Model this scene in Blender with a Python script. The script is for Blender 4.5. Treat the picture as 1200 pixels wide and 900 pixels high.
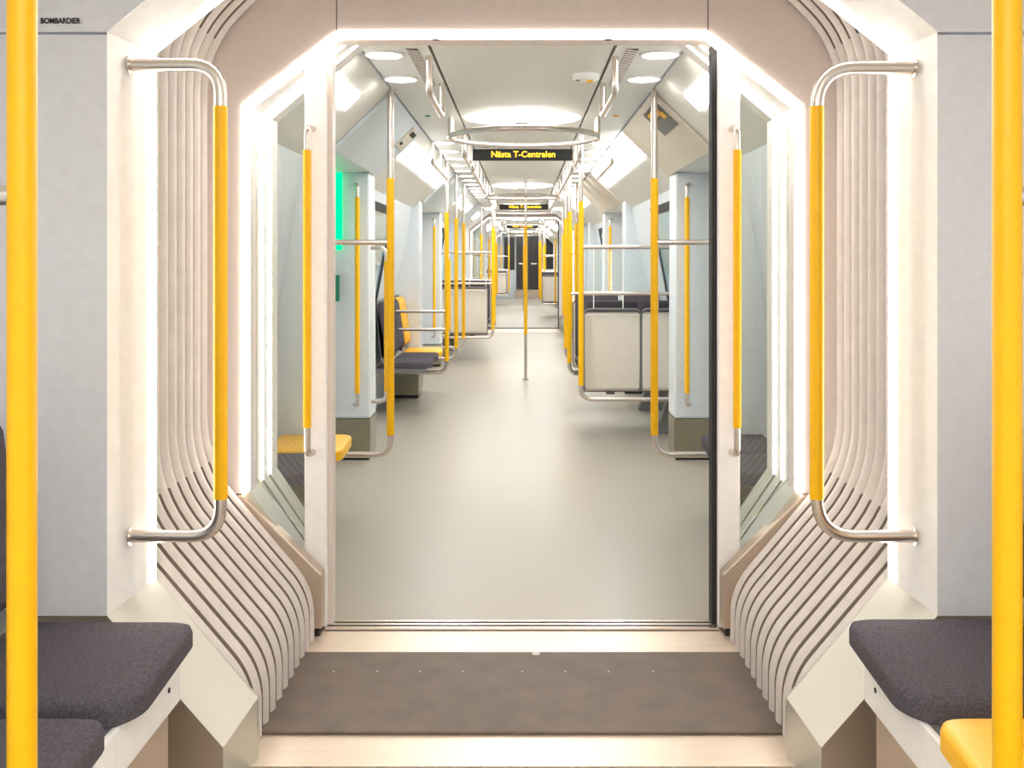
import bpy, math, random
from mathutils import Vector
random.seed(7)
scene = bpy.context.scene
C = scene.collection
for o in list(bpy.data.objects): bpy.data.objects.remove(o)

# ------------------------------------------------------------------ camera
EYE = 1.30
cam_d = bpy.data.cameras.new('camera'); cam = bpy.data.objects.new('camera', cam_d); C.objects.link(cam)
cam.location = (0, 0, EYE); cam.rotation_euler = (math.pi/2, 0, 0)
cam_d.sensor_width = 36; cam_d.lens = 37.2
cam_d.shift_x = -0.010; cam_d.shift_y = -0.1217
cam_d.clip_start = 0.05; cam_d.clip_end = 200
scene.camera = cam
# ------------------------------------------------------------------ world, exposure
w = bpy.data.worlds.new('world'); scene.world = w; w.use_nodes = True
w.node_tree.nodes['Background'].inputs[0].default_value = (0.75, 0.85, 1.0, 1)
w.node_tree.nodes['Background'].inputs[1].default_value = 0.6
vs = scene.view_settings
vs.view_transform = 'Standard'; vs.look = 'None'; vs.gamma = 1; vs.use_curve_mapping = False
vs.exposure = 0.85
E_LAMP, E_SPOT, E_COVE, E_LED, E_LED2 = 14.0, 20.0, 6.0, 24.0, 18.0

# ------------------------------------------------------------------ materials
def srgb(r, g, b):
    f = lambda c: (c/255/12.92) if c/255 <= .04045 else ((c/255+.055)/1.055)**2.4
    return (f(r), f(g), f(b), 1)
def mat(name, col, rough=.5, metal=0.0, noise=None, nscale=30, stretch=None, bump=0, bscale=200, coat=0, spec=.5):
    m = bpy.data.materials.new(name); m.use_nodes = True
    nt = m.node_tree; b = nt.nodes['Principled BSDF']
    b.inputs['Base Color'].default_value = col
    b.inputs['Roughness'].default_value = rough; b.inputs['Metallic'].default_value = metal
    b.inputs['Coat Weight'].default_value = coat; b.inputs['Specular IOR Level'].default_value = spec
    tc = nt.nodes.new('ShaderNodeTexCoord')
    mp = nt.nodes.new('ShaderNodeMapping'); nt.links.new(tc.outputs['Object'], mp.inputs[0])
    if stretch: mp.inputs['Scale'].default_value = stretch
    n = nt.nodes.new('ShaderNodeTexNoise'); n.inputs['Scale'].default_value = nscale; n.inputs['Detail'].default_value = 4
    nt.links.new(mp.outputs[0], n.inputs['Vector'])
    if noise is None: noise = .03
    r = nt.nodes.new('ShaderNodeValToRGB')
    r.color_ramp.elements[0].position = .3; r.color_ramp.elements[1].position = .7
    r.color_ramp.elements[0].color = tuple(c*(1-noise) for c in col[:3])+(1,)
    r.color_ramp.elements[1].color = tuple(min(1, c*(1+noise)) for c in col[:3])+(1,)
    nt.links.new(n.outputs['Fac'], r.inputs[0]); nt.links.new(r.outputs[0], b.inputs['Base Color'])
    if bump:
        n2 = nt.nodes.new('ShaderNodeTexNoise'); n2.inputs['Scale'].default_value = bscale
        nt.links.new(mp.outputs[0], n2.inputs['Vector'])
        bp = nt.nodes.new('ShaderNodeBump'); bp.inputs['Strength'].default_value = bump; bp.inputs['Distance'].default_value = .002
        nt.links.new(n2.outputs['Fac'], bp.inputs['Height']); nt.links.new(bp.outputs[0], b.inputs['Normal'])
    return m
def emit(name, col, s):
    m = bpy.data.materials.new(name); m.use_nodes = True
    nt = m.node_tree; nt.nodes.clear()
    e = nt.nodes.new('ShaderNodeEmission'); e.inputs[0].default_value = col; e.inputs[1].default_value = s
    o = nt.nodes.new('ShaderNodeOutputMaterial'); nt.links.new(e.outputs[0], o.inputs[0]); return m
def glass(name, tint, refl):
    m = bpy.data.materials.new(name); m.use_nodes = True
    nt = m.node_tree; nt.nodes.clear()
    t = nt.nodes.new('ShaderNodeBsdfTransparent'); t.inputs[0].default_value = tint
    g = nt.nodes.new('ShaderNodeBsdfGlossy'); g.inputs['Roughness'].default_value = .02
    fr = nt.nodes.new('ShaderNodeFresnel'); fr.inputs[0].default_value = 1.5
    ad = nt.nodes.new('ShaderNodeMath'); ad.operation = 'ADD'; ad.inputs[1].default_value = refl; ad.use_clamp = True
    nt.links.new(fr.outputs[0], ad.inputs[0])
    mx = nt.nodes.new('ShaderNodeMixShader'); nt.links.new(ad.outputs[0], mx.inputs[0])
    nt.links.new(t.outputs[0], mx.inputs[1]); nt.links.new(g.outputs[0], mx.inputs[2])
    o = nt.nodes.new('ShaderNodeOutputMaterial'); nt.links.new(mx.outputs[0], o.inputs[0]); return m
M = dict(
 panel=mat('grey_panel', srgb(234, 231, 234), .35),
 white=mat('white_panel', srgb(247, 244, 241), .35),
 beige=mat('beige_panel', srgb(222, 209, 200), .45),
 carwall=mat('car_wall', srgb(218, 224, 228), .35),
 cover=mat('cover_panel', srgb(205, 214, 218), .4),
 coverw=mat('cover_panel_warm', srgb(214, 204, 188), .4),
 ceil=mat('ceiling_paint', srgb(226, 224, 216), .4),
 metal=mat('brushed_metal', srgb(196, 194, 184), .36, .6, noise=.02, nscale=4),
 metalw=mat('warm_metal', srgb(196, 178, 160), .38, .7, noise=.02, nscale=4),
 sill=mat('sill_metal', srgb(232, 214, 194), .35, .45, noise=.04, nscale=10, stretch=(.5, 3, 1)),
 steel=mat('stainless', srgb(222, 210, 200), .27, .92),
 yellow=mat('yellow_paint', srgb(252, 188, 0), .35, spec=.4),
 yplast=mat('yellow_plastic', srgb(251, 188, 0), .45),
 fabric=mat('seat_fabric', srgb(90, 84, 90), .95, noise=.3, nscale=170, bump=.8, bscale=350, spec=.1),
 dark=mat('dark_rubber', srgb(38, 36, 36), .7),
 black=mat('black', srgb(14, 14, 15), .4),
 rubgrey=mat('grey_rubber', srgb(120, 118, 114), .6),
 gap=mat('panel_gap', srgb(110, 102, 96), .8),
 bellows=mat('bellows_fabric', srgb(206, 198, 191), .75, noise=.05, nscale=20),
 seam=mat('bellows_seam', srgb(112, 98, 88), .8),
 mat=mat('rubber_mat', srgb(104, 90, 78), .6, noise=.16, nscale=9, bump=.5, bscale=300),
 speck=mat('mat_speck', srgb(200, 190, 180), .6),
 shell=mat('seat_shell', srgb(222, 213, 200), .4, .05),
 greyp=mat('grey_plastic', srgb(120, 118, 118), .45),
 red=mat('red_paint', srgb(215, 30, 35), .4),
 green=mat('green_plastic', srgb(20, 120, 85), .4),
 win=mat('window_glass', srgb(150, 190, 205), .08, spec=.8),
 enddark=mat('cab_glass', srgb(58, 56, 60), .15),
 skirt=mat('skirting_metal', srgb(150, 142, 120), .35, .6),
 lamp=emit('lamp', (1, .97, .93, 1), E_LAMP),
 spot=emit('downlight', (1, .97, .93, 1), E_SPOT),
 cove=emit('cove', (.95, .99, 1, 1), E_COVE),
 led=emit('led', (1, .93, .86, 1), E_LED),
 led2=emit('led_doorway', (1, .93, .86, 1), E_LED2),
 glow_fill=emit('reveal_fill_glow', (1, .94, .88, 1), 7.0),  # added fill glow for the doorway reveal
 led3=emit('led_dim', (1, .93, .86, 1), 2.0),
 greenl=emit('green_light', (.0, .72, .25, 1), 1.1),
 amber=emit('amber', (1, .55, .03, 1), 1.6),
 glass=glass('clear_glass', (.95, .98, .97, 1), .02),
 sglass=glass('side_glass', (.93, .95, .92, 1), .04),
)
def floor_mat():
    m = bpy.data.materials.new('floor_vinyl'); m.use_nodes = True
    nt = m.node_tree; b = nt.nodes['Principled BSDF']
    b.inputs['Roughness'].default_value = .28
    tc = nt.nodes.new('ShaderNodeTexCoord')
    n = nt.nodes.new('ShaderNodeTexNoise'); n.inputs['Scale'].default_value = 220
    n2 = nt.nodes.new('ShaderNodeTexNoise'); n2.inputs['Scale'].default_value = 1.3; n2.inputs['Detail'].default_value = 5
    nt.links.new(tc.outputs['Object'], n.inputs[0]); nt.links.new(tc.outputs['Object'], n2.inputs[0])
    r = nt.nodes.new('ShaderNodeValToRGB'); r.color_ramp.elements[0].position = .35; r.color_ramp.elements[1].position = .65
    r.color_ramp.elements[0].color = srgb(162, 154, 140); r.color_ramp.elements[1].color = srgb(182, 173, 159)
    nt.links.new(n.outputs[0], r.inputs[0])
    r2 = nt.nodes.new('ShaderNodeValToRGB'); r2.color_ramp.elements[0].color = (.9, .9, .88, 1); r2.color_ramp.elements[1].color = (1, 1, 1, 1)
    nt.links.new(n2.outputs[0], r2.inputs[0])
    mx = nt.nodes.new('ShaderNodeMix'); mx.data_type = 'RGBA'; mx.blend_type = 'MULTIPLY'; mx.inputs[0].default_value = 1
    nt.links.new(r.outputs[0], mx.inputs[6]); nt.links.new(r2.outputs[0], mx.inputs[7])
    nt.links.new(mx.outputs[2], b.inputs['Base Color'])
    rr = nt.nodes.new('ShaderNodeMapRange'); rr.inputs[3].default_value = .30; rr.inputs[4].default_value = .40
    nt.links.new(n2.outputs[0], rr.inputs[0]); nt.links.new(rr.outputs[0], b.inputs['Roughness'])
    return m
M['floor'] = floor_mat()

# ------------------------------------------------------------------ mesh helpers
class MB:
    def __init__(s): s.v = []; s.f = []; s.sm = []; s.mi = []
    def add(s, vs, fs, smooth=False, mi=0):
        n = len(s.v); s.v += [tuple(v) for v in vs]
        for f in fs: s.f.append([i+n for i in f]); s.sm.append(smooth); s.mi.append(mi)
        return s
    def box(s, x0, x1, y0, y1, z0, z1, b=0, mi=0):
        if x0 > x1: x0, x1 = x1, x0
        return s.prism([(x0, z0), (x1, z0), (x1, z1), (x0, z1)], y0, y1, mi)
    def prism(s, poly, y0, y1, mi=0):                       # polygon in x,z extruded along y
        n = len(poly); a = sum(poly[i][0]*poly[(i+1) % n][1]-poly[(i+1) % n][0]*poly[i][1] for i in range(n))
        if a < 0: poly = poly[::-1]
        vs = [(x, y0, z) for x, z in poly]+[(x, y1, z) for x, z in poly]
        fs = [list(range(n)), list(range(2*n-1, n-1, -1))]+[[(i+1) % n, i, i+n, (i+1) % n+n] for i in range(n)]
        return s.add(vs, fs, mi=mi)
    def prismx(s, poly, x0, x1, mi=0):                      # polygon in y,z extruded along x
        n = len(poly); vs = [(x0, y, z) for y, z in poly]+[(x1, y, z) for y, z in poly]
        fs = [list(range(n)), list(range(2*n-1, n-1, -1))]+[[(i+1) % n, i, i+n, (i+1) % n+n] for i in range(n)]
        return s.add(vs, fs, mi=mi)
    def loft(s, secs, closed=False, smooth=False, mi=0, skip=()):
        n = len(secs[0]); vs = [p for q in secs for p in q]; fs = []
        for k in range(len(secs)-1):
            for i in range(n if closed else n-1):
                if i in skip: continue
                j = (i+1) % n; fs.append([k*n+i, k*n+j, (k+1)*n+j, (k+1)*n+i])
        return s.add(vs, fs, smooth, mi)
    def tube(s, pts, r, seg=12, closed=False, caps=True, mi=0):
        pts = [Vector(p) for p in pts]; n = len(pts); vs = []; fs = []; prev = None
        for i, p in enumerate(pts):
            if closed: t = (pts[(i+1) % n]-pts[i-1])
            else: t = pts[min(i+1, n-1)]-pts[max(i-1, 0)]
            t.normalize()
            if prev is None:
                a = Vector((0, 0, 1)) if abs(t.z) < .9 else Vector((1, 0, 0)); u = t.cross(a).normalized()
            else: u = (prev-t*prev.dot(t)).normalized()
            prev = u; v = t.cross(u)
            for k in range(seg):
                an = 2*math.pi*k/seg; vs.append(p+u*r*math.cos(an)+v*r*math.sin(an))
        for i in range(n if closed else n-1):
            for k in range(seg):
                a = i*seg+k; b = i*seg+(k+1) % seg; c = ((i+1) % n)*seg+(k+1) % seg; d = ((i+1) % n)*seg+k
                fs.append([a, b, c, d])
        s.add(vs, fs, True, mi)
        if caps and not closed:
            s.add([vs[k] for k in range(seg)], [list(range(seg))[::-1]], mi=mi)
            s.add([vs[(n-1)*seg+k] for k in range(seg)], [list(range(seg))], mi=mi)
        return s
    def disc(s, x, y, z, r, h, seg=32, mi=0, dome=0):        # short cylinder hanging down from z
        rings = [(r, z), (r, z-h)]
        if dome: rings += [(r*.8, z-h-dome*.6), (r*.45, z-h-dome*.93)]
        vs = [(x+q*math.cos(2*math.pi*k/seg), y+q*math.sin(2*math.pi*k/seg), zz) for q, zz in rings for k in range(seg)]
        fs = [[i*seg+k, i*seg+(k+1) % seg, (i+1)*seg+(k+1) % seg, (i+1)*seg+k] for i in range(len(rings)-1) for k in range(seg)]
        s.add(vs, fs, bool(dome), mi)
        return s.add([vs[(len(rings)-1)*seg+k] for k in range(seg)]+[vs[k] for k in range(seg)], [list(range(seg))[::-1], list(range(seg, 2*seg))], mi=mi)
    def build(s, name, m, parent=None, bevel=0, bseg=2, loc=None):
        used = sorted({i for f in s.f for i in f}); ix = {u: i for i, u in enumerate(used)}
        s.v = [s.v[u] for u in used]; s.f = [[ix[i] for i in f] for f in s.f]
        me = bpy.data.meshes.new(name); me.from_pydata(s.v, [], s.f)
        for mm in (m if isinstance(m, (list, tuple)) else [m]): me.materials.append(M[mm])
        for p, sm, mi in zip(me.polygons, s.sm, s.mi): p.use_smooth = sm; p.material_index = mi
        me.update()
        o = bpy.data.objects.new(name, me); C.objects.link(o)
        if parent: o.parent = parent
        if loc: o.location = loc
        if bevel:
            b = o.modifiers.new('bevel', 'BEVEL'); b.width = bevel; b.segments = bseg; b.limit_method = 'ANGLE'; b.angle_limit = .6
            if bseg > 2:
                for p in me.polygons: p.use_smooth = True
        return o
def tag(o, label=None, cat=None, group=None):
    if label: o['label'] = label
    if cat: o['category'] = cat
    if group: o['group'] = group
    return o
def struct(o): o['kind'] = 'structure'; return o
def thing(name, label, cat, loc=(0, 0, 0), group=None):
    o = bpy.data.objects.new(name, None); C.objects.link(o); o.location = loc; o.empty_display_size = .1
    return tag(o, label, cat, group)
def copy_tree(o, parent=None):
    c = o.copy(); C.objects.link(c); c.parent = parent
    for ch in [x for x in bpy.data.objects if x.parent == o]: copy_tree(ch, c)
    return c
def again(o, loc, label, group=None, sx=1):
    c = copy_tree(o); c.location = loc; c['label'] = label
    if group: c['group'] = group
    if sx < 0: c.rotation_euler = (0, 0, math.pi)
    return c
def bend(pts, r, n=6):                                      # polyline with rounded corners
    pts = [Vector(p) for p in pts]; out = [pts[0]]
    for i in range(1, len(pts)-1):
        a, p, b = pts[i-1], pts[i], pts[i+1]
        rr = min(r, (a-p).length*.49, (b-p).length*.49)
        u = (a-p).normalized()*rr; v = (b-p).normalized()*rr
        for k in range(n+1):
            t = k/n; out.append((1-t)**2*(p+u)+2*t*(1-t)*p+t*t*(p+v))
    out.append(pts[-1]); return out
def mirror_profile(half):                                   # left half, floor up -> closed over to the right
    return half+[(-x, z) for x, z in reversed(half)]
def at(prof, y): return [(x, y, z) for x, z in prof]
def words(prefix, n):
    o = ['first', 'second', 'third', 'fourth', 'fifth', 'sixth', 'seventh', 'eighth', 'ninth', 'tenth', 'eleventh', 'twelfth', 'thirteenth', 'fourteenth', 'fifteenth', 'sixteenth', 'seventeenth', 'eighteenth', 'nineteenth', 'twentieth']
    return o[n]

ZC = 2.17
CARS = [(-5.0, 2.6), (4.05, 18.75), (20.2, 36.0)]
PITCH = 16.15

# ------------------------------------------------------------------ floors
for a, b in [(-5.0, 2.70), (3.80, 18.87), (19.95, 36.1)]:
    struct(MB().box(-1.32, 1.32, a, b, -.05, 0).build('floor', 'floor'))

# ------------------------------------------------------------------ car shells
def shell(y0, y1, kind='bay'):
    zc = ZC
    if kind == 'view':                                      # the car the viewer stands in
        wl = [(1.30, 1.98), (1.30, 0), (1.36, 0), (1.36, 2.0)]; cv = [(.675, ZC), (.95, ZC), (1.30, 1.98), (1.36, 2.0), (.98, ZC+.06), (.675, ZC+.06)]
    elif kind == 'door':
        wl = [(1.27, 1.93), (1.27, 0), (1.36, 0), (1.36, 1.93)]; cv = [(.675, ZC), (.99, 1.867), (1.27, 1.867), (1.36, 1.93), (1.02, 1.93), (.70, ZC+.06)]
    else:
        wl = [(1.06, 1.80), (1.24, .85), (1.28, 0), (1.34, 0), (1.30, .85), (1.12, 1.82)]; cv = [(.675, ZC), (1.06, 1.80), (1.12, 1.82), (.70, ZC+.06)]
    for s, nm in ((-1, 'wall_left'), (1, 'wall_right')):
        struct(MB().prism([(s*x, z) for x, z in wl], y0, y1).build(nm, 'carwall'))
        struct(MB().prism([(s*x, z) for x, z in cv], y0, y1).build(nm, 'ceil'))
def ceiling(y0, y1):
    m = MB()
    m.box(-.373, .373, y0, y1, ZC, ZC+.05)
    for s in (-1, 1): m.box(s*.385, s*.660, y0, y1, ZC-.004, ZC+.05)
    struct(m.build('ceiling', 'ceil'))
    g = MB()
    for s in (-1, 1):
        g.box(s*.374, s*.384, y0, y1, ZC+.012, ZC+.04); g.box(s*.661, s*.674, y0, y1, ZC+.012, ZC+.04)
    struct(g.build('trim_1', 'gap'))
for a, b in CARS: ceiling(a, b)
shell(-5.0, 2.6, 'view')
for dy in (0, PITCH):
    e = 18.75 if dy == 0 else 36.0-PITCH
    for a, b, k in ((4.05, 5.44, 'bay'), (5.44, 6.87, 'door'), (6.87, 10.48, 'bay'), (10.48, 12.82, 'door'), (12.82, 15.94, 'bay'), (15.94, 17.37, 'door'), (17.37, e, 'bay')): shell(a+dy, b+dy, k)
struct(MB().box(-1.34, 1.34, -5.1, -5, 0, 2.3).build('wall_back', 'carwall'))

# ------------------------------------------------------------------ portal of the near car (white chamfered surround with light strip)
In = [(-.685, 0), (-.685, .164), (-.95, .474), (-.95, 1.835), (-.60, 2.115)]
Ou = [(-.735, 0), (-.735, .100), (-1.02, .424), (-1.02, 1.858), (-.64, 2.168)]
def near_portal(y, label, full=True, strip='led'):
    root = thing('gangway_surround', label, 'frame', (0, y, 0))
    I, O = mirror_profile(In), mirror_profile(Ou)
    mid = [(a[0]*.14+b[0]*.86, a[1]*.14+b[1]*.86) for a, b in zip(O, I)]
    lip = [(x*1.10, z if z < .01 else (z-1.1)*1.08+1.1) for x, z in I]
    # white chamfer of the sides and the top
    sk = (0, 1, 7, 8)
    MB().loft([at(O, 0), at(mid, .12), at(I, .14), at(I, .150), at(lip, .150)], skip=sk).build('chamfer', 'white', root)
    for s in (0, 1):
        k = [i for i in range(9) if i not in ((0, 1) if s == 0 else (7, 8))]
        MB().loft([at(O, 0), at(I, .14), at(I, .150), at(lip, .150)], skip=k).build('metal_sill_panel', 'metal', root)
    ins = lambda P, q: [(x*(1-q), 1.1+(z-1.1)*(1-q)) for x, z in P]
    MB().loft([at(ins(mid, .001), .119), at(ins(I, .003), .139)], skip=sk).build('light_strip', strip, root)
    for s in (-1, 1):
        MB().prism([(s*1.02, .424), (s*1.32, .424), (s*1.32, 1.852), (s*1.02, 1.852)], 0, .04).build('side_panel', 'panel', root)
        MB().prism([(s*1.02, 1.858), (s*1.32, 1.858), (s*1.32, 2.168), (s*.64, 2.168)], -.004, .04).build('upper_panel', 'panel', root)
        MB().prism([(s*.735, 0), (s*1.32, 0), (s*1.32, .42), (s*1.02, .424), (s*.735, .10)], 0, .04).build('lower_panel', 'metalw', root)
    MB().box(-1.32, 1.32, 0, .04, 2.17, 2.45).build('head_panel', 'panel', root)
    return root
near_portal(2.6, 'white chamfered gangway surround with glowing edge strip, nearest the viewer')

# ------------------------------------------------------------------ bellows
def bellow_profile():
    half = [(-.735, 0), (-.735, .17), (-1.10, .60), (-1.10, 2.03), (-.80, 2.33), (-.4, 2.41)]
    pts = [Vector((x, 0, z)) for x, z in half+[(-x, z) for x, z in reversed(half)]]
    out = [pts[0]]
    rad = {1: .09, 2: .17, 3: .17, 4: .2}
    n = len(pts)
    for i in range(1, n-1):
        r = rad.get(i, rad.get(n-1-i, .15)); a, p, b = pts[i-1], pts[i], pts[i+1]
        r = min(r, (a-p).length*.49, (b-p).length*.49)
        u = (a-p).normalized()*r; v = (b-p).normalized()*r
        for k in range(9):
            t = k/8; out.append((1-t)**2*(p+u)+2*t*(1-t)*p+t*t*(p+v))
    out.append(pts[-1])
    # resample straights
    res = []
    for a, b in zip(out, out[1:]):
        m = max(1, int((b-a).length/.05))
        for k in range(m): res.append(a+(b-a)*k/m)
    res.append(out[-1]); return res
def bellows(y0, y1, n, label, fine=True):
    P = bellow_profile(); N = []
    for i in range(len(P)):
        t = (P[min(i+1, len(P)-1)]-P[max(i-1, 0)]).normalized()
        N.append(Vector((t.z, 0, -t.x)))                    # inward for a left-to-right sweep
    midi = {i for i, p in enumerate(P) if .58 < p.z < 2.02}; endi = set(range(len(P)))-midi
    pitch = (y1-y0)/n; A = .026; mb = MB()
    steps = [0, .035, .08, .15, .25, .4, .55, .7, .84, .9, .95, 1.0]
    for k in range(n):
        rnd = [random.uniform(0, 6.28) for _ in range(3)]
        secs = []
        for t in steps:
            u_ = min(1, max(0, (t-.035)/.915)); d = A*math.sqrt(max(0, 1-(2*u_-1)**2))
            sec = []
            for i, (p, q) in enumerate(zip(P, N)):
                wob = 0.0
                shear = .003*math.sin(p.z*3+rnd[2]) if 0 < k < n-1 else 0
                sec.append((p.x+q.x*(d+wob), y0+(k+t)*pitch+shear*min(t, 1-t)*2, p.z+q.z*(d+wob) if i not in (0, len(P)-1) else 0.004))
            secs.append(sec)
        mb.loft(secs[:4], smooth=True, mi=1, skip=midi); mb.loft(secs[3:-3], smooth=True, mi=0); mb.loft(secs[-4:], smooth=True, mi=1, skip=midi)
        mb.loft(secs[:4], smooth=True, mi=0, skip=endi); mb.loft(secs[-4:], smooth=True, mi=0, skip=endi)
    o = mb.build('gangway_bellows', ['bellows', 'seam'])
    return tag(o, label, 'bellows')
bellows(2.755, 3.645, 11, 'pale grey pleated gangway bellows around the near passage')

# ------------------------------------------------------------------ doorway frame (far end of the gangway)
D_in = [(-.690, 0), (-.690, .216), (-.963, .493), (-.963, 1.83), (-.639, 2.083)]
def doorway(y, label, detail=True):
    root = thing('gangway_doorway', label, 'doorway', (0, y, 0))
    I = mirror_profile(D_in)
    ring = MB()
    outer = mirror_profile([(-.98, .53), (-1.30, .53), (-1.30, 2.45), (-.66, 2.45)])
    # front surround: painted above, metal below
    for s in (-1, 1):
        MB().prism([(s*.963, .493), (s*1.06, .493), (s*1.30, .493), (s*1.30, 2.45), (s*.6425, 2.45), (s*.6425, 2.0806), (s*.963, 1.83)], 0, .05).build('surround_side', 'beige', root)
        MB().prism([(s*.690, .03), (s*.76, .03), (s*.76, .175), (s*1.04, .488), (s*.963, .488), (s*.690, .216)], -.015, .05).build('metal_base', 'metalw', root, bevel=.004)
        MB().box(s*.70, s*.75, .0, .05, 0, .03).build('foot_block', 'black', root)
    MB().box(-.6385, .6385, 0, .05, 2.083, 2.45).build('surround_head', 'beige', root)
    # glowing edge
    sc = lambda P, qx, qz: [(x*qx, 1.2+(z-1.2)*qz if z > 0 else z) for x, z in P]
    a, b = sc(I, 1.0, 1.0), sc(I, .978, .978)
    MB().loft([at(a, -.004), at(b, .012)], skip=(0, 1, 7, 8)).build('light_strip', 'led2' if detail else 'led3', root)
    # stepped reveal
    bands = [(.012, .10, 'white', 0, .978), (.10, .12, 'rubgrey', 0, 1.0), (.12, .20, 'white', 0, .985), (.20, .215, 'rubgrey', 0, 1.0), (.215, .29, 'white', 0, .982), (.29, .305, 'rubgrey', 0, 1.0), (.305, .42, 'white', 0, .978)]
    up = MB(); lo = MB()
    I2 = [(math.copysign(.56, x), 2.165) if z > 2 else (x, z) for x, z in I]
    for (y0, y1, m_, _, q) in bands:
        p = sc(I2, q, 1-(1-q)*.3); e = sc(I2, 1.03, 1.03)
        mi = 0 if m_ == 'white' else 1
        up.loft([at(e, y0), at(p, y0), at(p, y1), at(e, y1)], skip=(0, 1, 7, 8), mi=mi)
        wd = lambda P_: [(math.copysign(max(abs(x), .735+.02*(y0 > .1)), x), z) if 0 <= z < .3 else (x, z) for x, z in P_]
        lo.loft([at(wd(e), y0), at(wd(p), y0), at(wd(p), y1), at(wd(e), y1)], skip=(2, 3, 4, 5, 6), mi=mi)
    if detail:
        for ya, q in ((.202, .99), (.308, .985)):  # glowing strips added to brighten the reveal, drawn for reflected light lines
            MB().loft([at(sc(I2, q, 1-(1-q)*.3), ya-.006), at(sc(I2, q-.012, 1-(1.012-q)*.3), ya+.002)], skip=(0, 1, 3, 4, 5, 7, 8) if 0 else (0, 1, 4, 7, 8)).build('added_glow_strip', 'glow_fill', root)
    up.build('reveal', ['white', 'rubgrey'], root); lo.build('lower_reveal', ['metal', 'dark'], root)
    for s in (-1, 1):
        MB().prism([(s*.690, .0), (s*.769, .0), (s*.769, 1.985), (s*.690, 2.05)], .08, .15).build('post', 'white', root, bevel=.006)
        MB().prism([(s*.672, .0), (s*.6895, .0), (s*.6895, 2.05), (s*.672, 2.06)], .10, .16).build('rubber_edge', 'beige' if s < 0 else 'dark', root)
        MB().prism([(s*.945, .52), (s*.770, .315), (s*.770, 1.95), (s*.945, 1.812)], .11, .118).build('side_window', 'sglass', root)
    MB().box(-.67, .67, .07, .17, 2.072, 2.10).build('door_track', 'beige', root)
    for x in (-.30, .30): MB().box(x-.012, x+.012, .035, .055, 2.066, 2.076).build('screw', 'dark', root)
    if detail:
        for s in (-1, 1): MB().box(s*.6385, s*.6425, -.001, 0, 2.09, 2.45).build('seam', 'gap', root)
    for s in (-1, 1):
        MB().box(s*.97, s*1.34, .42, .47, 0, 2.45).build('rear_panel', 'carwall', root)
    MB().box(-.97, .97, .42, .47, 2.172, 2.45).build('rear_head', 'carwall', root)
    return root
doorway(3.65, 'octagonal doorway frame with white edge light at the far end of the near gangway')

# gangway floor: metal strips, rubber mat, door rails
def gang_floor(y, full=True):
    m = MB().box(-.80, .80, 2.705+y, 2.80+y, -.03, .004); m.box(-.80, .80, 2.8+y, 3.70+y, -.03, .0); m.box(-.8, .8, 3.70+y, 3.8+y, -.03, -.006)
    struct(m.build('floor', 'sill'))
gang_floor(0)
mt = thing('rubber_mat', 'dark brown rubber mat across the gangway floor', 'mat', (0, 3.19, 0))
MB().box(-.775, .775, -.30, .29, .001, .010).build('mat_sheet', 'mat', mt, bevel=.003)
sc_ = MB()
for x in (-.59, -.455, -.32, -.185, .0, .135, .27, .41): sc_.disc(x, .12, .0115, .0035, .001, 10)
sc_.build('rivets', 'speck', mt)['kind'] = 'stuff'
MB().disc(.045, .27, .0113, .014, .001, 12).build('scuff', 'speck', mt)
r = thing('door_rail', 'pair of steel door rails across the threshold behind the mat', 'rail', (0, 3.75, 0))
for yy in (-.034, .0, .034): MB().box(-.69, .69, yy-.009, yy+.009, -.006, .008).build('rail', 'steel', r)
MB().box(-.69, .69, -.045, .045, -.006, .001).build('groove', 'dark', r)

# ------------------------------------------------------------------ handles
def grab_handle(x0, x1, z0, z1, r=.016, sz=.09, rb=.07, zy=(.745, 1.68)):
    """C-shaped handle, wall side x0, standing out to x1"""
    root = bpy.data.objects.new('curved_grab_rail', None); C.objects.link(root)
    p = bend([(x0, 0, z1), (x1, 0, z1), (x1, 0, z0), (x0, 0, z0)], rb, 8)
    MB().tube(p, r).build('tube', 'steel', root)
    MB().tube([(x1, 0, zy[0]), (x1, 0, zy[1])], r*1.12, 16).build('yellow_sleeve', 'yellow', root)
    for z in (z0, z1): MB().tube([(x0, 0, z), (x0-(x1-x0)*.01, 0, z)], r*1.5, 16).build('flange', 'steel', root)
    return root
for s, nm in ((-1, 'left'), (1, 'right')):
    h = grab_handle(s*.985, s*(.760 if s < 0 else .742), .603, 1.79 if s < 0 else 1.782, rb=.075 if s < 0 else .10, zy=(.697, 1.685))
    h.location = (0, 2.665, 0)
    tag(h, f'large curved grab handle with yellow sleeve on the near gangway surround, {nm} side', 'grab handle')
def post_handle(s):
    root = bpy.data.objects.new('slim_grab_rail', None); C.objects.link(root)
    x = s*.748
    MB().tube(bend([(x+-s*.012, .06, 1.76), (x, -.0, 1.76), (x, 0, .62), (x-s*.012, .06, .62)], .035), .012).build('tube', 'steel', root)
    MB().tube([(x, 0, .715), (x, 0, 1.68)], .0145, 14).build('yellow_sleeve', 'yellow', root)
    return root
for s, nm in ((-1, 'left'), (1, 'right')):
    h = post_handle(s); h.location = (0, 3.68, 0)
    tag(h, f'slim vertical yellow handle on the {nm} white doorway post', 'handle')

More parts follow.
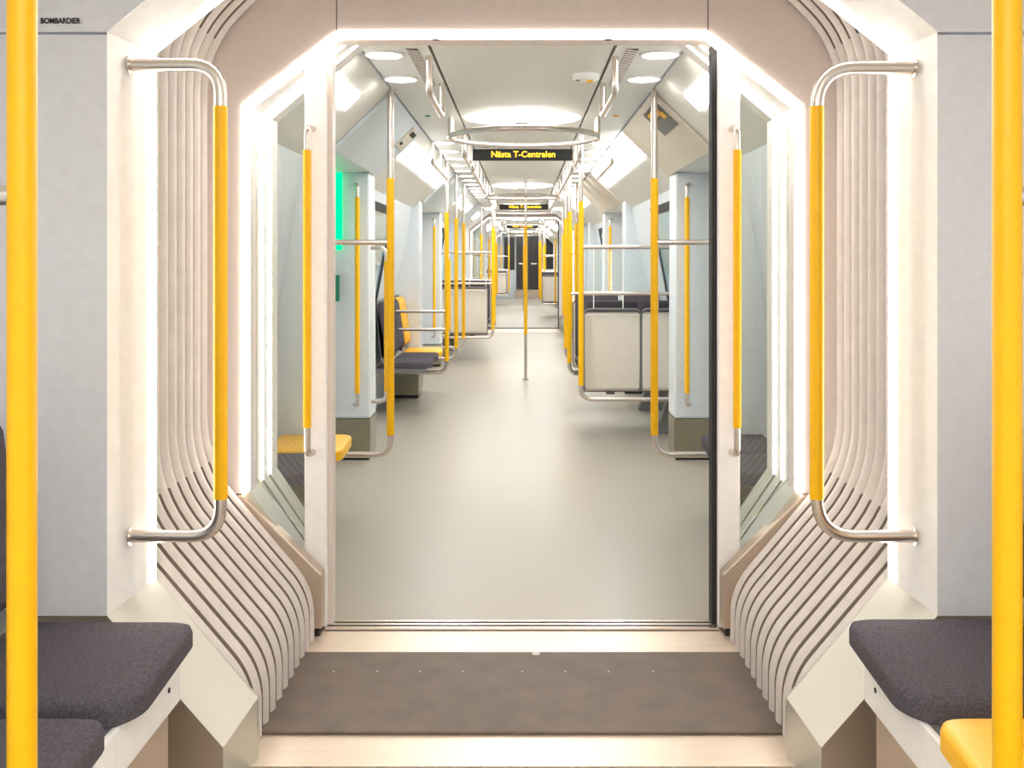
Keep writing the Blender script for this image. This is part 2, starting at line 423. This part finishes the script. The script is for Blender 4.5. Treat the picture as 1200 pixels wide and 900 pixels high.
# sticker
def lettering(txt, size, m, parent, loc, rot=(math.pi/2, 0, 0), ext=.0006, sx=1, bold=0):
    cu = bpy.data.curves.new('lettering', 'FONT'); cu.body = txt; cu.size = size; cu.extrude = ext; cu.offset = bold
    cu.align_x = 'CENTER'; cu.align_y = 'CENTER'
    o = bpy.data.objects.new('tmp', cu); C.objects.link(o)
    dg = bpy.context.evaluated_depsgraph_get(); me = bpy.data.meshes.new_from_object(o.evaluated_get(dg))
    bpy.data.objects.remove(o)
    me.materials.clear(); me.materials.append(M[m])
    t = bpy.data.objects.new('lettering', me); C.objects.link(t); t.location = loc; t.rotation_euler = rot; t.scale = (sx, 1, 1); t.parent = parent
    return t
st = thing('name_sticker', 'small name sticker on the upper left grey panel by the near yellow pole', 'sticker', (-1.132, 2.594, 1.884))
MB().box(-.052, .052, 0, .0015, -.010, .010).build('backing', 'panel', st)
lettering('BOMBARDIER', .019, 'black', st, (0, -.001, 0), bold=.0006, sx=.84)

# ------------------------------------------------------------------ poles
def bay_pole(X, s, top_rail=True, mid=None, bars=(), wallx=1.25, pane=False, zb=.30, wb=None, r=.0165):
    """floor-to-ceiling pole turning outwards to the wall at its foot; origin at y only"""
    root = bpy.data.objects.new('grab_pole', None); C.objects.link(root)
    x = s*X; wx = s*(wb or wallx)
    MB().tube(bend([(x, 0, ZC), (x, 0, zb), (wx, 0, zb)], .085, 8), r).build('tube', 'steel', root)
    MB().tube([(x, 0, .40), (x, 0, 1.715)], r*1.2, 16).build('yellow_sleeve', 'yellow', root)
    MB().disc(x, 0, ZC, .032, .008, 16).build('ceiling_flange', 'steel', root)
    for z in bars:
        MB().tube([(x, 0, z), (s*(wallx-.06), 0, z)], r*.85).build('crossbar', 'steel', root)
    if pane:
        MB().box(s*(X+.03), s*(wallx-.09), -.004, .004, 1.075, 1.37).build('glass_pane', 'glass', root)
        for xx in (X+.09, X+.30, X+.55): MB().box(s*(xx-.003), s*(xx+.003), -.006, .006, .95, 1.37).build('pane_glint', 'white', root)  # white slivers painted for the thin reflections in the pane
    return root
def put(root, y, label, cat='pole', group=None):
    root.location = (0, y, 0); return tag(root, label, cat, group)

# foreground poles
put(bay_pole(.695, -1, bars=(1.389,), wallx=1.28, r=.0165), 1.47, 'thick yellow pole in the left foreground, cutting the picture edge')
put(bay_pole(.683, 1, bars=(1.389,), wallx=1.28, r=.0165), 1.49, 'thick yellow pole in the right foreground in front of the yellow seat')

# ------------------------------------------------------------------ seats
def rbox(x0, x1, y0, y1, z0, z1): return MB().box(x0, x1, y0, y1, z0, z1)
def side_seat(s, m, e=0.0, bo=0.0):                                        # facing the aisle; centred on y, x measured from the track axis
    root = bpy.data.objects.new('side_seat', None); C.objects.link(root)
    def outline(grow=0):
        pts = [Vector((s*x, y, 0)) for x, y in ((1.17, -.235), (.785+e, -.235), (.745+e, -.17), (.765+e, .235), (1.17, .235))]
        return bend(pts, .05, 5)
    o = outline(); n = len(o); c = Vector((s*1.0, 0, 0))
    secs = [[(p.x, p.y, .402) for p in o], [(p.x, p.y, .435) for p in o],
            [(c.x+(p.x-c.x)*.985, p.y*.985, .446) for p in o], [(c.x+(p.x-c.x)*.93, p.y*.94, .451) for p in o], [(c.x+(p.x-c.x)*.4, p.y*.4, .447) for p in o]]
    mb = MB().loft(secs, closed=True, smooth=True)
    mb.add(secs[-1], [list(range(n))], True); mb.add(secs[0], [list(range(n))])
    mb.build('seat', m, root)
    if e: return root
    bk = [(1.07, .53), (1.095, .50), (1.16, .50), (1.205, .90), (1.185, .945), (1.15, .945), (1.125, .90)]
    MB().prism([(s*(x+bo), z) for x, z in bk], -.225, .225).build('backrest', m, root, bevel=.025, bseg=4)
    MB().prism([(s*(x+bo), z) for x, z in ((1.09, .45), (1.16, .40), (1.212, .95), (1.195, .965), (1.155, .50))], -.232, .232).build('seat_shell', 'greyp', root, bevel=.008)
    return root
def bench_frame(s, y0, y1, label, half=False):
    root = thing('bench_frame', label, 'bench frame', (0, (y0+y1)/2, 0))
    h = (y1-y0)/2
    MB().prism([(s*.775, .30), (s*.79, .30), (s*.79, .40), (s*.775, .40)], -h, h).build('side_rail', 'white', root, bevel=.004)
    MB().box(s*.79, s*1.2, -h, h, .385, .40).build('seat_pan', 'greyp', root)
    MB().box(s*.80, s*1.2, -h, h-.01, .012, .30).build('base_cabinet', 'metalw', root)
    for yy in (h-.08, -h+.08): MB().tube([(s*.7745, yy, .355), (s*.773, yy, .355)], .006, 12).build('bolt', 'dark', root)
    return root
for s, nm in ((-1, 'left'), (1, 'right')):
    bench_frame(s, 1.0, 2.40, f'pale bench frame carrying the near {nm} side seats')
ss = {}
a = side_seat(-1, 'fabric', 0, .085); put(a, 2.255, 'dark grey fabric seat at the lower left, next to the gangway', 'seat'); ss[-1] = a
b = again(a, (0, 1.735, 0), 'dark grey fabric seat in the bottom left corner, behind the yellow pole'); b['category'] = 'seat'
a = side_seat(1, 'fabric', 0, .085); put(a, 2.275, 'dark grey fabric seat at the lower right, next to the gangway', 'seat'); ss[1] = a
ys = {1: side_seat(1, 'yplast', 0, .085)}
kinds = {}
put(ys[1], 1.735, 'bright yellow seat in the bottom right corner', 'seat')

# ------------------------------------------------------------------ transverse double seats
def row_seat(w_=.40):
    """single seat, faces +y, back at y=0 (origin at back, centre x)"""
    root = bpy.data.objects.new('row_seat', None); C.objects.link(root); h = w_/2
    prof = [(-.02, .36), (.0, .34), (.03, .36), (.015, .88), (-.01, .92), (-.035, .90), (-.03, .60)]
    MB().prismx([(y, z) for y, z in prof], -h, h).build('back_shell', 'shell', root, bevel=.006)
    MB().tube(bend([(-h, -.01, .35), (-h, -.02, .935), (h, -.02, .935), (h, -.01, .35)], .04), .011, 8).build('shell_edge', 'greyp', root)
    MB().prismx([(.03, .45), (.10, .45), (.085, .93), (.06, 1.0), (.01, 1.0), (.015, .90)], -h+.012, h-.012).build('backrest', 'fabric', root, bevel=.02, bseg=3)
    MB().prismx([(.04, .39), (.46, .40), (.48, .43), (.45, .455), (.06, .445)], -h+.008, h-.008).build('seat', 'fabric', root, bevel=.015, bseg=3)
    MB().box(-.03, .03, .12, .30, .30, .39).build('bracket', 'greyp', root)
    return root
def frame_rail(s, X, wall, y0):
    pass
# ------------------------------------------------------------------ car 2 and car 3 contents
row0 = row_seat(); row0.location = (.655, 7.72, 0)
tag(row0, 'dark seat with pale metal back facing away, beside the aisle on the right, nearest', 'seat')
first_row = [True]
def put_row(x, y, face, label):
    if first_row[0]: first_row[0] = False; row0.location = (x, y, 0); row0['label'] = label; o = row0
    else: o = again(row0, (x, y, 0), label)
    o['category'] = 'seat'
    o.rotation_euler = (0, 0, 0 if face > 0 else math.pi); return o
def seat_leg(s, y, label):
    root = thing('seat_support', label, 'seat support', (0, y, 0))
    MB().tube([(s*.45, 0, .325), (s*1.24, 0, .325)], .018, 10).build('beam', 'greyp', root)
    MB().prism([(s*1.0, 0), (s*1.25, 0), (s*1.25, .31), (s*1.10, .31)], -.05, .05).build('wall_bracket', 'greyp', root)

ORD = ['nearest', 'second', 'third', 'fourth', 'fifth', 'sixth', 'seventh', 'eighth']
proto = {}
def car(dy, carname, far):
    side = {-1: 'left', 1: 'right'}
    # poles
    L = [(5.42, .675, (1.387,), False), (9.36, .668, (.84, .68), False), (10.7, .668, (), False), (12.04, .668, (), False), (13.55, .375, (1.387, .99), True), (15.2, .40, (1.0,), False), (17.4, .675, (1.387,), False)]
    R = [(5.42, .677, (1.387,), False), (7.56, .42, (1.387, 1.056), True), (9.2, .41, (1.0,), False), (10.7, .44, (), False), (12.1, .62, (), False), (13.4, .62, (), False), (17.4, .675, (1.387,), False)]
    for s, lst in ((-1, L), (1, R)):
        for i, (D, X, bars, pane) in enumerate(lst):
            p = bay_pole(X, s, bars=bars, pane=pane and not far, wallx=1.20)
            put(p, D+dy, f'yellow pole {side[s]} of the aisle in {carname}, {words("", i)} from the doorway')
    # centre pole
    cp = thing('centre_pole', f'slender yellow pole standing in the middle of the aisle in {carname}', 'pole', (.037, 11.45+dy, 0))
    MB().tube([(0, 0, 0), (0, 0, ZC)], .016).build('tube', 'steel' , cp)
    MB().tube([(0, 0, .49), (0, 0, 1.66)], .020, 14).build('yellow_sleeve', 'yellow', cp)
    MB().disc(0, 0, .012, .035, .012, 16).build('floor_flange', 'steel', cp)
    MB().tube([(-.41, 0, 1.99), (.36, 0, 1.99)], .014, 8).build('crossbar', 'steel', cp)
    # ring rails
    for (D, r, z, w_) in ((6.5, .458, 2.05, 'nearer'), (11.75, .41, 1.99, 'farther'), (16.9, .458, 2.05, 'farthest')):
        rr = thing('ring_handrail', f'round steel ring handrail under the ceiling in {carname}, the {w_} one', 'handrail', (.012 if D < 7 else 0, D+dy, 0))
        MB().tube([(r*math.cos(t*math.pi/24), r*math.sin(t*math.pi/24), z) for t in range(48)], .017, 10, closed=True).build('ring', 'steel', rr)
        for sx in (-1, 1):
            for yy in (-.06, .06):
                xx = math.sqrt(r*r-yy*yy)*sx*.99
                MB().tube([(xx, yy, ZC), (xx, yy, z)], .014, 8).build('hanger', 'steel', rr)
    # ceiling lamps
    for i, D in enumerate((6.5, 12.45, 16.9)):
        l = thing('ceiling_lamp', f'large round ceiling lamp in {carname}, {words("", i)} from the doorway', 'lamp', (0, D+dy, 0))
        MB().disc(0, 0, ZC, .355, .003, 48, dome=.022).build('diffuser', 'lamp', l)
        MB().disc(0, 0, ZC-.022, .055, .012, 24).build('centre_cap', 'beige', l)
    # downlights
    k = 0
    for i, D in enumerate([4.46, 5.06]+[7.82+.62*j for j in range(12)]+[17.7, 18.3]):
        for s in (-1, 1):
            lab = f'round downlight in the {side[s]} ceiling of {carname}, {words("", i)} from the doorway'
            if 'down' not in proto:
                q = thing('downlight', lab, 'downlight', (0, 0, 0)); proto['down'] = q
                MB().tube([(.078*math.cos(t*math.pi/14), .078*math.sin(t*math.pi/14), ZC-.008) for t in range(28)], .0065, 6, closed=True).build('bezel', 'white', q)
                MB().disc(0, 0, ZC-.004, .073, .003, 28).build('diffuser', 'spot', q)
                q.location = (s*.58, D+dy, 0)
            else: q = again(proto['down'], (s*.58, D+dy, 0), lab)
            q['group'] = 'round downlights along the ceiling'
    # cove lights and cover panels
    def cp_(s, t):                                          # point on the cove, t 0..1
        return (s*(.675+.385*t), ZC-.37*t)
    nx, nz = -.37/.534, -.385/.534
    def slab(s, t0, t1, y0, y1, h, h0=.001):
        a, b = cp_(s, t0), cp_(s, t1)
        return MB().prism([(a[0]+s*nx*h0, a[1]+nz*h0), (b[0]+s*nx*h0, b[1]+nz*h0), (b[0]+s*nx*h, b[1]+nz*h), (a[0]+s*nx*h, a[1]+nz*h)], y0, y1)
    for i, (y0, y1) in enumerate(((4.15, 5.0), (7.16, 10.35), (12.95, 15.8), (17.5, 18.6))):
        for s in (-1, 1):
            l = tag(slab(s, *((.26, .44) if i == 0 else (.20, .46) if s < 0 else (.02, .44)), y0+dy, y1+dy, .010).build('cove_light', 'cove'), f'glowing panel on the {side[s]} ceiling slope of {carname}, {words("", i)} from the doorway', 'light panel')
    for i, (y0, y1) in enumerate(((5.45, 7.08), (10.45, 12.9), (15.85, 17.45))):
        for s in (-1, 1):
            o = struct(slab(s, .01, .81, y0+dy, y1+dy, .02).build('trim_2', 'cover' if s < 0 else 'coverw', bevel=.003))
    sc2 = thing('wall_display', f'small display box on the left ceiling slope in {carname}', 'display', (0, dy, 0))
    slab(-1, .06, .36, 6.64, 6.95, .03, .02).build('casing', 'coverw', sc2)
    slab(-1, .10, .16, 6.70, 6.90, .034, .03).build('lens', 'dark', sc2); slab(-1, .28, .32, 6.68, 6.76, .034, .03).build('speaker', 'dark', sc2)
    po = thing('notice', f'black, yellow and grey notice on the right ceiling slope in {carname}', 'notice', (0, dy, 0))
    slab(1, .08, .40, 5.52, 6.04, .024, .02).build('sheet', 'rubgrey', po)
    slab(1, .09, .24, 5.54, 6.02, .026, .024).build('black_field', 'black', po)
    a_ = MB()
    for (t0, t1, y0, y1) in ((.12, .21, 5.6, 5.66), (.17, .21, 5.6, 5.9), (.12, .16, 5.75, 5.95), (.13, .22, 5.86, 5.92), (.2, .27, 5.56, 5.66)): a_ = slab(1, t0, t1, y0, y1, .028, .026); a_.build('yellow_mark', 'yplast', po)
    # door pillars, handles
    for s in (-1, 1):
        for i, D in enumerate((6.85, 12.8, 17.35, 5.17, 10.22, 15.67)):
            ex = .985
            struct(MB().prism([(s*ex, .27), (s*1.30, .27), (s*1.30, 1.865), (s*(ex+.007), 1.865)], D+dy, D+.28+dy).build('wall_left' if s < 0 else 'wall_right', 'carwall', bevel=.012))
            struct(MB().prism([(s*ex, .03), (s*1.27, .03), (s*1.27, .268), (s*ex, .268)], D+.004+dy, D+.28+dy).build('baseboard_left' if s < 0 else 'baseboard_right', 'skirt'))
            struct(MB().box(s*(ex+.01), s*1.27, D+.01+dy, D+.27+dy, 0.0, .03).build('baseboard_left' if s < 0 else 'baseboard_right', 'black'))
            if i < 2:
                h = thing('pillar_handle', f'thin vertical yellow handle on the {side[s]} pillar after the {words("", i)} door of {carname}', 'handle', (s*1.06, D-.04+dy, 0))
                MB().tube(bend([(s*-.0+s*.03, .05, 1.785), (0, -.01, 1.785), (0, -.01, .36), (s*.03, .05, .36)], .035), .013, 8).build('tube', 'steel', h)
                MB().tube([(0, -.01, .44), (0, -.01, 1.70)], .016, 10).build('yellow_sleeve', 'yellow', h)
            if i < 2 and s < 0:
                h = thing('screen_handle', f'low curved yellow handle on the left pillar after the {words("", i)} door of {carname}', 'handle', (0, D+.05+dy, 0))
                MB().tube(bend([(s*.99, 0, 1.375), (s*.885, 0, 1.375), (s*.885, 0, .375), (s*.99, 0, .375)], .06), .014, 8).build('tube', 'steel', h)
                MB().tube([(s*.885, 0, .44), (s*.885, 0, 1.29)], .0165, 10).build('yellow_sleeve', 'yellow', h)
        for i, D in enumerate((6.15, 11.7)):
            dr = struct(bpy.data.objects.new('door_%d' % (i+1), None)); C.objects.link(dr); dr.location = (0, D+dy, 0)
            MB().prism([(s*1.235, .03), (s*1.269, .03), (s*1.269, 1.85), (s*1.235, 1.85)], -.66, .66).build('door_leaf', 'carwall', dr)
            MB().prism([(s*1.229, .9), (s*1.236, .9), (s*1.236, 1.7), (s*1.229, 1.7)], -.5, .5).build('door_window', 'win', dr)
        # windows
        for i, (y0, y1) in enumerate(((7.25, 8.75), (13.2, 14.7))):
            wd = struct(bpy.data.objects.new('window_%d' % (i+1), None)); C.objects.link(wd); wd.location = (0, dy, 0)
            g = lambda z, o: s*(1.24-(z-.85)*.18/.95-o)
            fr = lambda za, zb, a, b, o: MB().prism([(g(za, 0)+s*.001, za), (g(za, o), za), (g(zb, o), zb), (g(zb, 0)+s*.001, zb)], a, b)
            fr(.86, .92, y0, y1, .02).build('frame', 'dark', wd); fr(1.66, 1.72, y0, y1, .02).build('frame', 'dark', wd)
            fr(.92, 1.66, y0, y0+.06, .02).build('frame', 'dark', wd); fr(.92, 1.66, y1-.06, y1, .02).build('frame', 'dark', wd)
            fr(.92, 1.66, y0+.06, y1-.06, .008).build('pane', 'win', wd)
    for i, D in enumerate((7.16, 13.11)):
        e = thing('emergency_handle', f'red emergency handle on the left wall of {carname}, {words("", i)} from the doorway', 'emergency handle', (-1.02, D+dy, 1.72))
        MB().prismx([(-.05, .09), (.02, .12), (.06, .02), (.03, -.10), (-.02, -.13), (-.04, -.03)], -.035, .0).build('handle_plate', 'red', e, bevel=.008)
        MB().prismx([(-.012, .04), (.012, .04), (.012, -.05), (-.012, -.05)], .0, .02).build('lever', 'red', e)
    # side seats
    if not far:
        fr_ = [(4.42, -1, 'F'), (4.91, -1, 'Y'), (4.42, 1, 'F'), (4.91, 1, 'F'), (8.95, -1, 'f'), (9.45, -1, 'f'), (9.98, -1, 'y'), (13.6, 1, 'f'), (14.1, 1, 'f'), (14.6, 1, 'y'), (17.8, -1, 'f'), (18.3, -1, 'f'), (17.8, 1, 'y'), (18.3, 1, 'f')]
    else: fr_ = [(4.9, -1, 'Y'), (4.9, 1, 'F'), (9.45, -1, 'f'), (9.98, -1, 'y'), (14.1, 1, 'f'), (14.6, 1, 'y')]
    cnt = {}
    for (D, s, c) in fr_:
        cnt[s] = cnt.get(s, -1)+1
        col = 'dark grey fabric' if c in 'fF' else 'bright yellow'; ex_ = .10 if c == 'F' else .06 if c == 'Y' else 0
        if (s, c) not in kinds: kinds[(s, c)] = side_seat(s, 'fabric' if c in 'fF' else 'yplast', ex_); o = put(kinds[(s, c)], D+dy, 'x', 'seat')
        else: o = again(kinds[(s, c)], (0, D+dy, 0), 'x')
        o['label'] = ( f'{col} seat along the {side[s]} wall of {carname}, {words("", cnt[s])} from the doorway'); o['category'] = 'seat'
    for (a, b, s) in ((17.65, 18.6, -1), (17.65, 18.6, 1)):
        if not far: bench_frame(s, a+dy, b+dy, f'bench frame carrying the {side[s]} wall seats at the {"near" if a < 9 else "far"} end of {carname}')
    for (a, b, s) in ((8.72, 10.2, -1), (13.35, 14.85, 1)):
        q = thing('bench_frame', f'floating bench frame under the three {side[s]} wall seats in {carname}', 'bench frame', (0, (a+b)/2+dy, 0)); h = (b-a)/2
        MB().box(s*.80, s*1.22, -h, h, .365, .40).build('seat_pan', 'greyp', q, bevel=.008)
        MB().box(s*.97, s*1.22, h-.30, h, .03, .365).build('pedestal', 'skirt', q); MB().box(s*.975, s*1.22, h-.30, h, 0, .03).build('pedestal_foot', 'black', q)
    # double seats
    rows = [(7.72, 1, 1), (9.36, 1, -1)]+[(13.7, -1, 1), (15.34, -1, -1)]
    for i, (D, s, face) in enumerate(rows):
        for j, x in enumerate((.655, 1.045)):
            o = put_row(s*x, D+dy, face, f'dark seat with pale back, facing {"away" if face > 0 else "the viewer"}, {"aisle" if j == 0 else "window"} seat, {side[s]} of {carname}'); o['group'] = 'double seats with pale backs'; o.scale = (1 if j == 0 else .86, 1, 1)
        seat_leg(s, D+dy+.21*face, f'beam under the {side[s]} double seat facing {"away" if face > 0 else "the viewer"} in {carname}')
    # destination sign
    sg = thing('destination_sign', f'black destination sign with amber lettering hanging in {carname}', 'sign', (.008, 8.2+dy if not far else 26.0, 0))
    MB().box(-.393, .393, 0, .06, 2.068, 2.155).build('housing', 'black', sg, bevel=.004)
    MB().box(-.25, -.22, .02, .04, 2.155, ZC).build('bracket', 'steel', sg); MB().box(.22, .25, .02, .04, 2.155, ZC).build('bracket', 'steel', sg)
    lettering('Nästa T-Centralen', .066, 'amber', sg, (0.0, -.001, 2.113), bold=.0012)
    if not far:
        s2 = thing('destination_sign', 'small far black destination sign with amber lettering', 'sign', (.045, 16.3+dy, 0))
        MB().box(-.395, .395, 0, .06, 2.065, 2.15).build('housing', 'black', s2); MB().box(-.02, .02, .02, .04, 2.15, ZC).build('bracket', 'steel', s2)
        lettering('Nästa T-Centralen', .066, 'amber', s2, (0, -.001, 2.110), bold=.0012)
    # overhead rails
    n_ = 0
    for s in (-1, 1):
        for (X, y0, y1) in ((.395, 4.5, 5.2), (.395, 7.2, 8.0), (.395, 8.4, 11.1), (.395, 12.6, 15.5), (.66, 7.75, 9.3)):
            q = thing('overhead_rail', f'steel rail under the {side[s]} ceiling of {carname}, {"outer line" if X > .5 else "inner line, "+words("", int([4.5, 7.2, 8.4, 12.6].index(y0)))+" from the doorway"}', 'handrail', (s*X, dy, 0))
            MB().tube(bend([(0, y0, ZC), (0, y0, 2.005), (0, y1, 2.005), (0, y1, ZC)], .05), .0145, 10).build('rail', 'steel', q)
            for k in range(1, int((y1-y0)/1.3)+1):
                yy = y0+k*(y1-y0)/(int((y1-y0)/1.3)+1)
                MB().tube([(0, yy, ZC), (0, yy, 2.005)], .011, 8).build('hanger', 'steel', q)
    # grilles
    for s in (-1, 1):
        for j, (y0, y1) in enumerate(((4.35, 5.25), (12.9, 15.0))):
            q = thing('air_grille', f'dark slotted air grille in the {side[s]} of the ceiling in {carname}, {"near" if j == 0 else "far"} one', 'grille', (s*.455, dy, 0))
            MB().box(-.024, .024, y0, y1, ZC-.0055, ZC-.0042).build('backing', 'dark', q)
            sl = MB(); yy = y0
            while yy < y1: sl.add([(-.024, yy, ZC-.006), (.024, yy+.03, ZC-.006), (.024, yy+.050, ZC-.006), (-.024, yy+.020, ZC-.006), (-.024, yy, ZC-.009), (.024, yy+.03, ZC-.009), (.024, yy+.050, ZC-.009), (-.024, yy+.020, ZC-.009)], [[4, 5, 6, 7][::-1], [0, 1, 5, 4], [1, 2, 6, 5], [2, 3, 7, 6], [3, 0, 4, 7]]); yy += .045
            sl.build('slats', 'beige', q)
    if not far:
        q = thing('smoke_detector', 'white ceiling sensor with a yellow dot on the right, before the first lamp', 'sensor', (.30, 4.98, 0))
        MB().disc(0, 0, ZC, .064, .022, 28, dome=.012).build('body', 'white', q)
        MB().disc(.015, -.02, ZC-.030, .017, .008, 16).build('yellow_dot', 'yplast', q); MB().disc(-.038, -.02, ZC-.026, .011, .008, 12).build('sensor_eye', 'greyp', q)
        for xx, mm, ww in ((-.57, 'green', 'small green ceiling sensor dot on the left, beyond the second downlight'), (.565, 'yplast', 'small yellow ceiling sensor dot on the right, beyond the second downlight')):
            q = tag(MB().disc(xx, 6.38, ZC-.004, .016, .006, 14).build('ceiling_sensor', mm), ww, 'sensor')
        q = thing('door_lamp', 'green glowing light bar beside the first left door', 'lamp', (-1.165, 6.80, 0))
        MB().prism([(-.06, 1.36), (.005, 1.36), (.005, 1.86), (-.06, 1.86)], 0, .03).build('light_bar', 'greenl', q, bevel=.004)
        q = thing('door_button', 'dark green upright button strip beside the first left door', 'button', (-1.19, 6.78, 0))
        MB().box(-.012, .016, 0, .03, 1.03, 1.20).build('button', 'green', q, bevel=.005)
car(0, 'the next car', False)
car(PITCH, 'the farthest car', True)

# ------------------------------------------------------------------ second gangway
near_portal(18.75, 'white surround at the far end of the next car', strip='white')
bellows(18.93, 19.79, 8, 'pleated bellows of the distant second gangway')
doorway(19.80, 'octagonal doorway frame of the distant second gangway', False)
gang_floor(PITCH)
r = thing('door_rail', 'dark door rail line across the floor far down the train', 'rail', (0, 19.9, 0))
MB().box(-.69, .69, -.05, .05, -.006, .012).build('groove', 'dark', r)

# ------------------------------------------------------------------ end wall with dark cab door
struct(MB().box(-1.34, 1.34, 36.0, 36.1, 0, 2.4).build('wall_far', 'carwall'))
d = struct(bpy.data.objects.new('door_3', None)); C.objects.link(d); d.location = (0, 36, 0)
MB().box(-.20, .62, -.05, 0, .28, 2.08).build('door_leaf', 'enddark', d)
MB().box(-.62, -.26, -.04, 0, .95, 2.05).build('side_glass', 'enddark', d); MB().box(.70, 1.10, -.04, 0, .95, 2.05).build('side_glass', 'enddark', d)
MB().box(-.24, .66, -.14, 0, 0, .27).build('step_panel', 'metalw', d)
MB().box(.18, .20, -.06, -.05, .3, 2.06).build('split_line', 'greyp', d)
for x in (-.12, .3): MB().box(x, x+.2, -.07, -.05, 1.13, 1.18).build('handle', 'steel', d)

# ------------------------------------------------------------------ lamps of the car the viewer stands in
for i, D in enumerate((-.9, -2.9)):
    l = thing('ceiling_lamp', 'large round ceiling lamp of the car the viewer stands in', 'lamp', (0, D, 0), 'lamps overhead of the viewer')
    MB().disc(0, 0, ZC, .355, .003, 48, dome=.022).build('diffuser', 'lamp', l)
for D in (1.6, -1, -2.2):
    for s in (-1, 1):
        again(proto['down'], (s*.58, D, 0), 'round downlight overhead of the viewer', 'downlights overhead of the viewer')
for s in (-1, 1):
    a, b = (s*.695, ZC-.02), (s*.84, ZC-.16)
    tag(MB().prism([a, b, (b[0]-s*.007, b[1]-.007), (a[0]-s*.007, a[1]-.007)], -2.5, .3).build('cove_light', 'cove'), f'long light panel on the {"left" if s<0 else "right"} ceiling slope beside the viewer', 'light panel')
